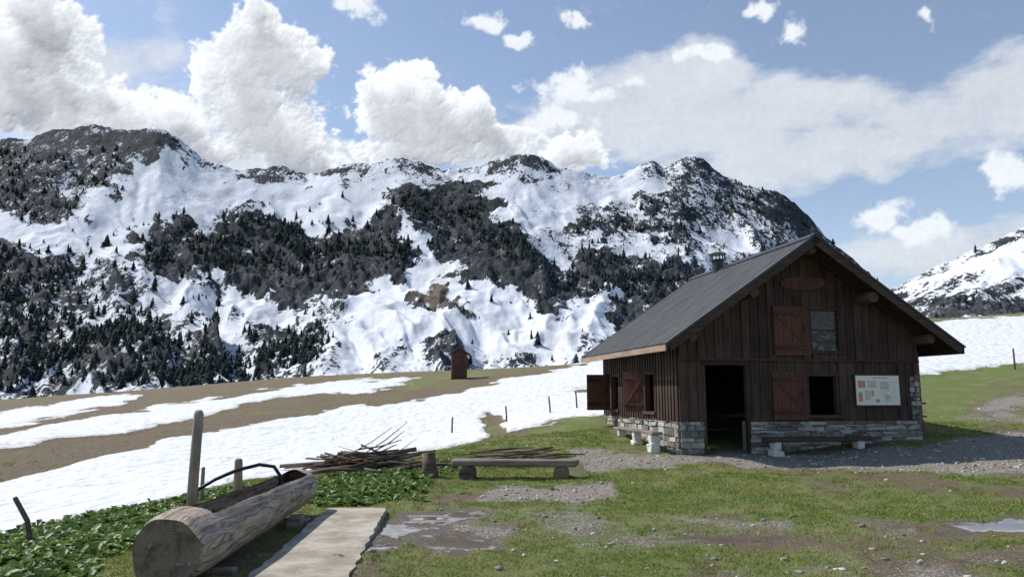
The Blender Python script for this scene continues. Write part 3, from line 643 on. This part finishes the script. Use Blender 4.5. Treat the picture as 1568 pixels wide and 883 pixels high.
t.out(cc,.8,t.bump(t.m('ADD',g1,t.mr(cr,0,.12,0,.7)),.6,.02))
me_,t=mat("sawn_log_end");o=t.obj();oc=t.vm('SUBTRACT',o,(0.03,0,.35))
wv=t.n('ShaderNodeTexWave',{'Vector':t.scale(oc,1,0,1),'Scale':13.,'Distortion':3.5,'Detail':3.,'Detail Scale':1.5},wave_type='RINGS',rings_direction='Y').outputs['Fac'];nn_=t.noise(o,6.,5,.7)
cc=t.mix(wv,(.22,.165,.12),(.28,.215,.155));cc=t.mix(t.mr(nn_,.42,.65),cc,(.11,.083,.066));cc=t.mix(t.mr(t.noise(o,11.,4),.6,.7),cc,(.42,.35,.27));t.out(cc,.9,t.bump(t.m('ADD',wv,nn_),.4,.012))
m=bpy.data.meshes.new("log");m.from_pydata(V,[],F);mi_=plain("trough_inside_wood",(.32,.23,.16),.85)
for q in (mt,me_,mi_):m.materials.append(q)
m.polygons.foreach_set("material_index",MI);m.polygons.foreach_set("use_smooth",[k==0 for k in MI]);m.update()
lo=bpy.data.objects.new("log",m);scene.collection.objects.link(lo);lo.parent=tr
cb=MB();cb.hexa([(-.165,.55,.22),(.155,.55,.22),(.15,3.82,.22),(-.16,3.82,.22),(-.20,.50,.9),(.20,.50,.9),(.185,3.86,.9),(-.185,3.86,.9)])
co=cb.obj("cutter",[mt,me_,mi_]);co.data.polygons.foreach_set("material_index",[2]*6)
co.parent=tr
bo=lo.modifiers.new("hollow",'BOOLEAN');bo.operation='DIFFERENCE';bo.solver='EXACT';bo.object=co
bpy.context.view_layer.update()
dg=bpy.context.evaluated_depsgraph_get();nm_=bpy.data.meshes.new_from_object(lo.evaluated_get(dg));lo.modifiers.clear();lo.data=nm_
bpy.data.objects.remove(co)
b=MB();b.box((-.15,.56,.30),(.15,3.81,.34));wm,t=mat("trough_water");t.out((.03,.035,.03),.04,t.bump(t.noise(t.obj(),9.,2),.15,.01),spec=.6);b.obj("water",[wm],tr)
b=MB()
for yy in (.7,3.3): b.box((-.34,yy-.1,-.1),(.34,yy+.1,.06),0,.015)
b.box((.16,2.9,-.1),(.33,3.15,.14),0,.01);b.obj("support_blocks",[W_GREYX],tr,bevel=.01)
b=MB();pts=[(-3.95,9.25,.30),(-3.8,9.2,.44),(-3.62,9.3,.56),(-3.40,9.42,.66),(-3.15,9.5,.72),(-2.95,9.45,.70),(-2.86,9.4,.60),(-2.84,9.38,.50)]
b.tube(pts,.022,8);b.obj("black_water_hose",[BLACK],None,smooth=True)
# ------------------------------------------------------------------ concrete slab
mc,t=mat("weathered_concrete");o=t.obj();n1=t.noise(o,2.2,5,.65);n2=t.noise(o,26.,4,.7);ln=t.noise(t.scale(o,40,1.2,1),1.,3)
cc=t.mix(t.mr(n1,.35,.68),(.27,.235,.18),(.47,.425,.35));cc=t.mix(t.mr(n2,.5,.75,0,.5),cc,(.20,.17,.13));t.out(cc,.85,t.bump(t.m('ADD',t.m('MULTIPLY',ln,.7),n2),.35,.012))
b=MB();nx_,ny_=12,60;vv=[]
for zoff in (0,-.16):
    for j in range(ny_):
        for i in range(nx_):
            f=j/(ny_-1);g_=i/(nx_-1);y_=4.2+(10.45-4.2)*f+ (random.uniform(-.02,.02) if j in(0,ny_-1) else 0)
            xl=-2.13-.36*f;xr=-1.22-.48*f
            ed=.012*math.sin(j*1.7)+random.uniform(-.012,.012) if i in(0,nx_-1) else 0
            vv.append((xl+(xr-xl)*g_+ed,y_,.055+.012*math.sin(f*9)+zoff))
ff=[];B=nx_*ny_
for j in range(ny_-1):
    for i in range(nx_-1):
        q=j*nx_+i;ff.append([q,q+1,q+nx_+1,q+nx_])
for j in range(ny_-1):
    for i in (0,nx_-1):
        q=j*nx_+i;ff.append([q,q+nx_,q+nx_+B,q+B])
for i in range(nx_-1):
    for j in (0,ny_-1):
        q=j*nx_+i;ff.append([q,q+1,q+1+B,q+B])
b.v=vv;b.f=ff;b.m=[0]*len(ff);b.obj("concrete_slab",[mc])

# ------------------------------------------------------------------ vegetation and pebbles
def scatter(N,y0,y1,amax=.78,pw=1.0):
    y=y0+(y1-y0)*rng.random(N)**pw;a=(rng.random(N)*2-1)*amax;x=a*(y+1)
    return x,y
def free(x,y):
    ok=~((y<10.6)&(x> -2.13-.36*(y-4.2)/6.25-.03)&(x< -1.22-.48*(y-4.2)/6.25+.03))
    ok&=~((np.abs(x+2.8)<.2)&(y>6.2)&(y<10.4))
    c,s_=math.cos(R(10.6)),math.sin(R(10.6));tx=(x-3.55)*c+(y-16)*s_;ty=-(x-3.55)*s_+(y-16)*c
    ok&=~((tx>-.05)&(tx<LEN+.1)&(ty>-.1)&(ty<DEP+.1))
    return ok
def leafmat(name,c1,c2,c3,tr_=.35,rough=.6):
    m,t=mat(name);r=t.isl();po=t.noise(t.obj(),.9,2);cc=t.mix(r,c1,c2);cc=t.mix(t.mr(po,.42,.66,0,.75),cc,c3)
    b_=t.n('ShaderNodeBsdfPrincipled',{'Base Color':cc,'Roughness':rough,'Specular IOR Level':.25});tl=t.n('ShaderNodeBsdfTranslucent',{'Color':cc});t.n('ShaderNodeOutputMaterial',{0:t.n('ShaderNodeMixShader',{0:tr_,1:b_.outputs[0],2:tl.outputs[0]}).outputs[0]});return m
GB=leafmat("grass_blades",(.12,.165,.03),(.29,.35,.075),(.36,.33,.13))
x,y=scatter(480000,4.2,20,.80,.85);z=gz(x,y);s,g,v,w=cover(x,y,z)
cl=fbm(x*6,y*6,3,91)
keep=free(x,y)&(s<.3)&(w<.45)&(g+(cl-.5)*1.3>.62)&(v+(cl-.5)*.8<.5);x,y,z,cl=x[keep],y[keep],z[keep],cl[keep]
N=len(x)
h=rng.uniform(.008,.028,N)*(.5+cl)*(1+.03*y);wd=rng.uniform(.003,.006,N)*(1+.10*y);th=rng.random(N)*6.28;ln_=rng.normal(0,.7,(N,2))*h[:,None]
c_,s_=np.cos(th)*wd,np.sin(th)*wd
V=np.stack([np.stack([x-c_,y-s_,z-.01],-1),np.stack([x+c_,y+s_,z-.01],-1),np.stack([x+ln_[:,0],y+ln_[:,1],z+h],-1)],1).reshape(-1,3)
np_mesh("grass",V,np.arange(N*3).reshape(-1,3),[GB],False)
LB=leafmat("broad_leaf",(.055,.105,.02),(.18,.29,.07),(.12,.20,.05),.3,.45)
x,y=scatter(24000,4.8,17,.85,.9);z=gz(x,y);s,g,v,w=cover(x,y,z);px_,py_=chart(x/y,(z-CAMZ)/y)
pl=zone(px_,py_,[(1,[(-500,1300),(-500,830),(0,812),(250,760),(440,735),(640,712),(660,738),(640,770),(470,778),(300,800),(150,860),(60,1300)]),(.5,[(640,700),(690,690),(900,650),(930,670),(800,690),(660,735)])],0,10)
cl=fbm(x*1.6,y*1.6,4,95)
keep=free(x,y)&(s<.4)&(pl+(cl-.5)*1.6>.62)&(x<3);x,y,z=x[keep],y[keep],z[keep]
M=len(x);NL=5;big_=np.repeat(rng.uniform(.7,1.9,M),NL)
x=np.repeat(x,NL);y=np.repeat(y,NL);z=np.repeat(z,NL);N=len(x);th=rng.random(N)*6.28;el=rng.uniform(.1,1.1,N);Ln=rng.uniform(.05,.11,N)*big_;Wd=Ln*rng.uniform(.24,.38,N)
dx,dy,dz=np.cos(th)*np.cos(el),np.sin(th)*np.cos(el),np.sin(el);sx,sy=-np.sin(th),np.cos(th);st_=rng.uniform(.01,.06,N)
b0=np.stack([x+dx*.01,y+dy*.01,z+st_*.3],-1);m1=b0+np.stack([dx,dy,dz],-1)*(Ln*.5)[:,None];tp=m1+np.stack([dx,dy,dz*.3-.15],-1)*(Ln*.55)[:,None]
sd=np.stack([sx,sy,0*sx+.25],-1)*Wd[:,None];sd2=np.stack([-sx,-sy,0*sx+.25],-1)*Wd[:,None]
V=np.stack([b0,m1+sd,tp,m1+sd2],1).reshape(-1,3);q=np.arange(N)*4
F=np.concatenate([np.stack([q,q+1,q+2],-1),np.stack([q,q+2,q+3],-1)])
np_mesh("broadleaf_plants",V,F,[LB],False)
ico=[(0,0,-1),(.72,-.53,-.45),(-.28,-.85,-.45),(-.89,0,-.45),(-.28,.85,-.45),(.72,.53,-.45),(.28,-.85,.45),(-.72,-.53,.45),(-.72,.53,.45),(.28,.85,.45),(.89,0,.45),(0,0,1)]
icf=[(0,1,2),(1,0,5),(0,2,3),(0,3,4),(0,4,5),(1,5,10),(2,1,6),(3,2,7),(4,3,8),(5,4,9),(1,10,6),(2,6,7),(3,7,8),(4,8,9),(5,9,10),(6,10,11),(7,6,11),(8,7,11),(9,8,11),(10,9,11)]
I=np.array(ico);IF=np.array(icf)
x,y=scatter(42000,4.5,24,.8,.9);z=gz(x,y);s,g,v,w=cover(x,y,z)
keep=free(x,y)&(s<.2)&(w<.6)&((v+rng.normal(0,.15,len(x))>.62)|(rng.random(len(x))<.04));x,y,z=x[keep],y[keep],z[keep];N=len(x)
sz=.005+.032*rng.random(N)**6+.0004*y
big=rng.random(N)<.004;sz[big]*=2.2
V=I[None]*sz[:,None,None]*rng.uniform(.7,1.35,(N,12,1))*np.stack([rng.uniform(.7,1.5,N),rng.uniform(.7,1.3,N),rng.uniform(.35,.7,N)],-1)[:,None,:]
V=V+np.stack([x,y,z+sz*.15],-1)[:,None,:]
np_mesh("gravel_stones",V.reshape(-1,3),(IF[None]+(np.arange(N)*12)[:,None,None]).reshape(-1,3),[PEBBLE],False)

# ------------------------------------------------------------------ light and sky
S=Vector((-.68,.32,.80)).normalized()
sun=bpy.data.lights.new("sun",'SUN');sun.energy=4.7;sun.angle=R(.5);sun.color=(1,.965,.91)
so=bpy.data.objects.new("sun",sun);scene.collection.objects.link(so);so.rotation_euler=S.to_track_quat('Z','Y').to_euler();so.location=(-30,20,60)
wd_=bpy.data.worlds.new("World");scene.world=wd_;wd_.use_nodes=True;t=T(wd_.node_tree)
skyn=t.n('ShaderNodeTexSky',sky_type='NISHITA',sun_disc=False,sun_elevation=math.asin(S.z),sun_rotation=math.atan2(S.x,S.y)%(2*math.pi),altitude=1000,air_density=1.0,dust_density=1.0,ozone_density=1.2)
bg=t.n('ShaderNodeBackground',{'Color':skyn.outputs[0],'Strength':.15});t.n('ShaderNodeOutputWorld',{0:bg.outputs[0]})
# cloud layer: a far shell section carrying the clouds (transparent between them)
azd=np.concatenate([np.linspace(-110,-39,90),np.linspace(-38.9,38.9,1060),np.linspace(39,110,90)]);eld=np.linspace(-1,42,570)
EL,AZc=np.meshgrid(np.radians(eld),np.radians(azd),indexing='ij')
RD=4500.
X=RD*np.cos(EL)*np.sin(AZc);Y=RD*np.cos(EL)*np.cos(AZc);Z=RD*np.sin(EL)+CAMZ
def ang(px,py):
    a,e=survey(px,py);return math.atan(a),math.atan(e/math.sqrt(1+a*a))
def field(bl,A_,E_,k=14.):
    acc=0
    for (cx,cy,rx,ry) in bl:
        a0,e0=ang(cx,cy);ax=abs(ang(cx+rx,cy)[0]-ang(cx-rx,cy)[0])/2;ey=abs(ang(cx,cy-ry)[1]-ang(cx,cy+ry)[1])/2
        d=1-np.hypot((A_-a0)/ax,(E_-e0)/ey)
        acc=acc+np.exp(k*np.clip(d,-2,1))
    return np.log(acc)/k
CUM=[(-40,60,190,100),(60,40,110,80),(40,160,200,70),(190,168,120,50),(265,185,75,42),(235,205,100,30),(405,22,48,30),(400,75,95,46),(450,95,72,60),(360,105,65,60),(385,165,90,66),(420,215,110,50),(460,250,75,26),(340,235,60,30),
(600,140,70,46),(585,180,68,46),(640,200,100,64),(712,160,44,34),(700,205,64,48),(770,222,60,34),(620,235,120,28),(870,245,60,22),(-700,120,300,160),(2100,150,300,120)]
SM=[(545,12,50,26),(862,138,60,40),(905,150,50,24),(850,192,70,24),(880,240,60,30),(975,127,34,18),(885,34,44,17),(740,40,44,20),(795,68,26,13),(1162,26,34,20),(1410,24,18,22),(1350,336,44,32),(1410,352,75,28),(1550,265,60,40),(1215,60,30,30),(1070,75,50,18)]
A_=AZc+(fbm(AZc*14,EL*14,5,201,.55)-.5)*.075;E_=EL+(fbm(AZc*14+31,EL*14,5,211,.55)-.5)*.06
fc=field(CUM,A_,E_);fsm=field(SM,AZc*.4+A_*.6,EL*.4+E_*.6)
bl1=billow(AZc*26+A_*8,EL*30+E_*8,6,221,.56)
nz=fbm(AZc*34,EL*40,7,231,.64)
h=fc*1.15+(bl1-.36)*.75+(nz-.5)*.85
hh=np.maximum(h,0)
H=hh/(hh+.45)
dE=math.radians(43/569)
Hs=H+.15*bl1
gy=np.gradient(Hs,axis=0)/dE*.0015;gx=np.gradient(Hs,axis=1)/np.maximum(np.gradient(np.radians(azd)),1e-4)[None]*.0015
rel=np.clip(gx*.9-gy*1.1,-1.2,1.2)
occ=0
for k in range(1,9):
    sh=int(k*5);o_=np.roll(np.roll(H,-sh,axis=0),int(sh*.55),axis=1);o_[-sh:]=0;occ=occ+o_*(.86**k)
occ=occ/4.5
big_sh=fbm(AZc*9,EL*11,4,291)
bri=1.05-.26*sstep(.12,.75,occ)-.12*sstep(.45,.65,big_sh)*sstep(.2,.6,H)+rel*.75+.05*(nz-.5)  # sunlit relief and self-shadow of the clouds painted into their brightness
bri=np.clip(bri,.62,1.06)
alpha=sstep(.0,.24,h)
hsm=fsm*1.1+(bl1-.36)*.6+(nz-.5)*1.6-.08
als=sstep(.0,.60,hsm)*.95
bri=(bri*alpha+(1-alpha)*als*1.0)/np.maximum(alpha+(1-alpha)*als,1e-3)
alpha=1-(1-alpha)*(1-als)
CIR=[(1150,180,380,75),(1480,170,360,80),(1040,215,300,55),(1060,115,110,45),(980,160,170,50),(1480,400,380,90),(330,235,520,60),(1200,250,300,60),(1568,110,170,60),(860,200,160,70),(90,100,260,130)]
Ai=AZc+(fbm(AZc*5,EL*7,4,241)-.5)*.20;Ei=EL+(fbm(AZc*5+9,EL*7,4,251)-.5)*.10
fi=field(CIR,Ai,Ei,6.)
wi=fbm(AZc*14+EL*5,EL*30-AZc*4,7,261,.60)
cir=sstep(-.10,.60,fi+(wi-.5)*1.1)*.86
sp_=sstep(.62,.82,fbm(AZc*30+EL*10,EL*50,5,271,.6))*.22*sstep(.15,.3,EL)
veil=np.maximum(np.maximum(cir,sp_),.10+.46*np.exp(-np.maximum(EL,0)/.17))
a_tot=1-(1-alpha)*(1-veil)
vb=.90+.10*(wi-.5)
br=(alpha*bri+(1-alpha)*veil*vb)/np.maximum(a_tot,1e-3)
edge=sstep(1.92,1.6,np.abs(AZc))*sstep(math.radians(42),math.radians(38),EL)
a_tot=a_tot*edge
cm,t=mat("cloud_layer");aa=t.attr("cloud_cover");bb=t.attr("cloud_shading")
fn=t.noise(t.vm('MULTIPLY',t.obj(),(.001,.001,.001)),30.,4,.65);fn2=t.m('MULTIPLY',t.m('SUBTRACT',fn,.5),.10)
b2=t.m('ADD',bb,fn2)
col=t.n('ShaderNodeCombineXYZ',{0:t.m('MULTIPLY',b2,.955),1:t.m('MULTIPLY',b2,.98),2:t.m('ADD',t.m('MULTIPLY',b2,.93),.075)}).outputs[0]
em=t.n('ShaderNodeEmission',{0:t.vm('MULTIPLY',col,col),1:1.0})
tp=t.n('ShaderNodeBsdfTransparent');mx_=t.n('ShaderNodeMixShader',{0:aa,1:tp.outputs[0],2:em.outputs[0]});t.n('ShaderNodeOutputMaterial',{0:mx_.outputs[0]})
cm.cycles.emission_sampling='NONE'
np_mesh("sky_clouds",np.stack([X,Y,Z],-1).reshape(-1,3),grid_faces(*X.shape),[cm],True,{"cloud_cover":a_tot,"cloud_shading":br})
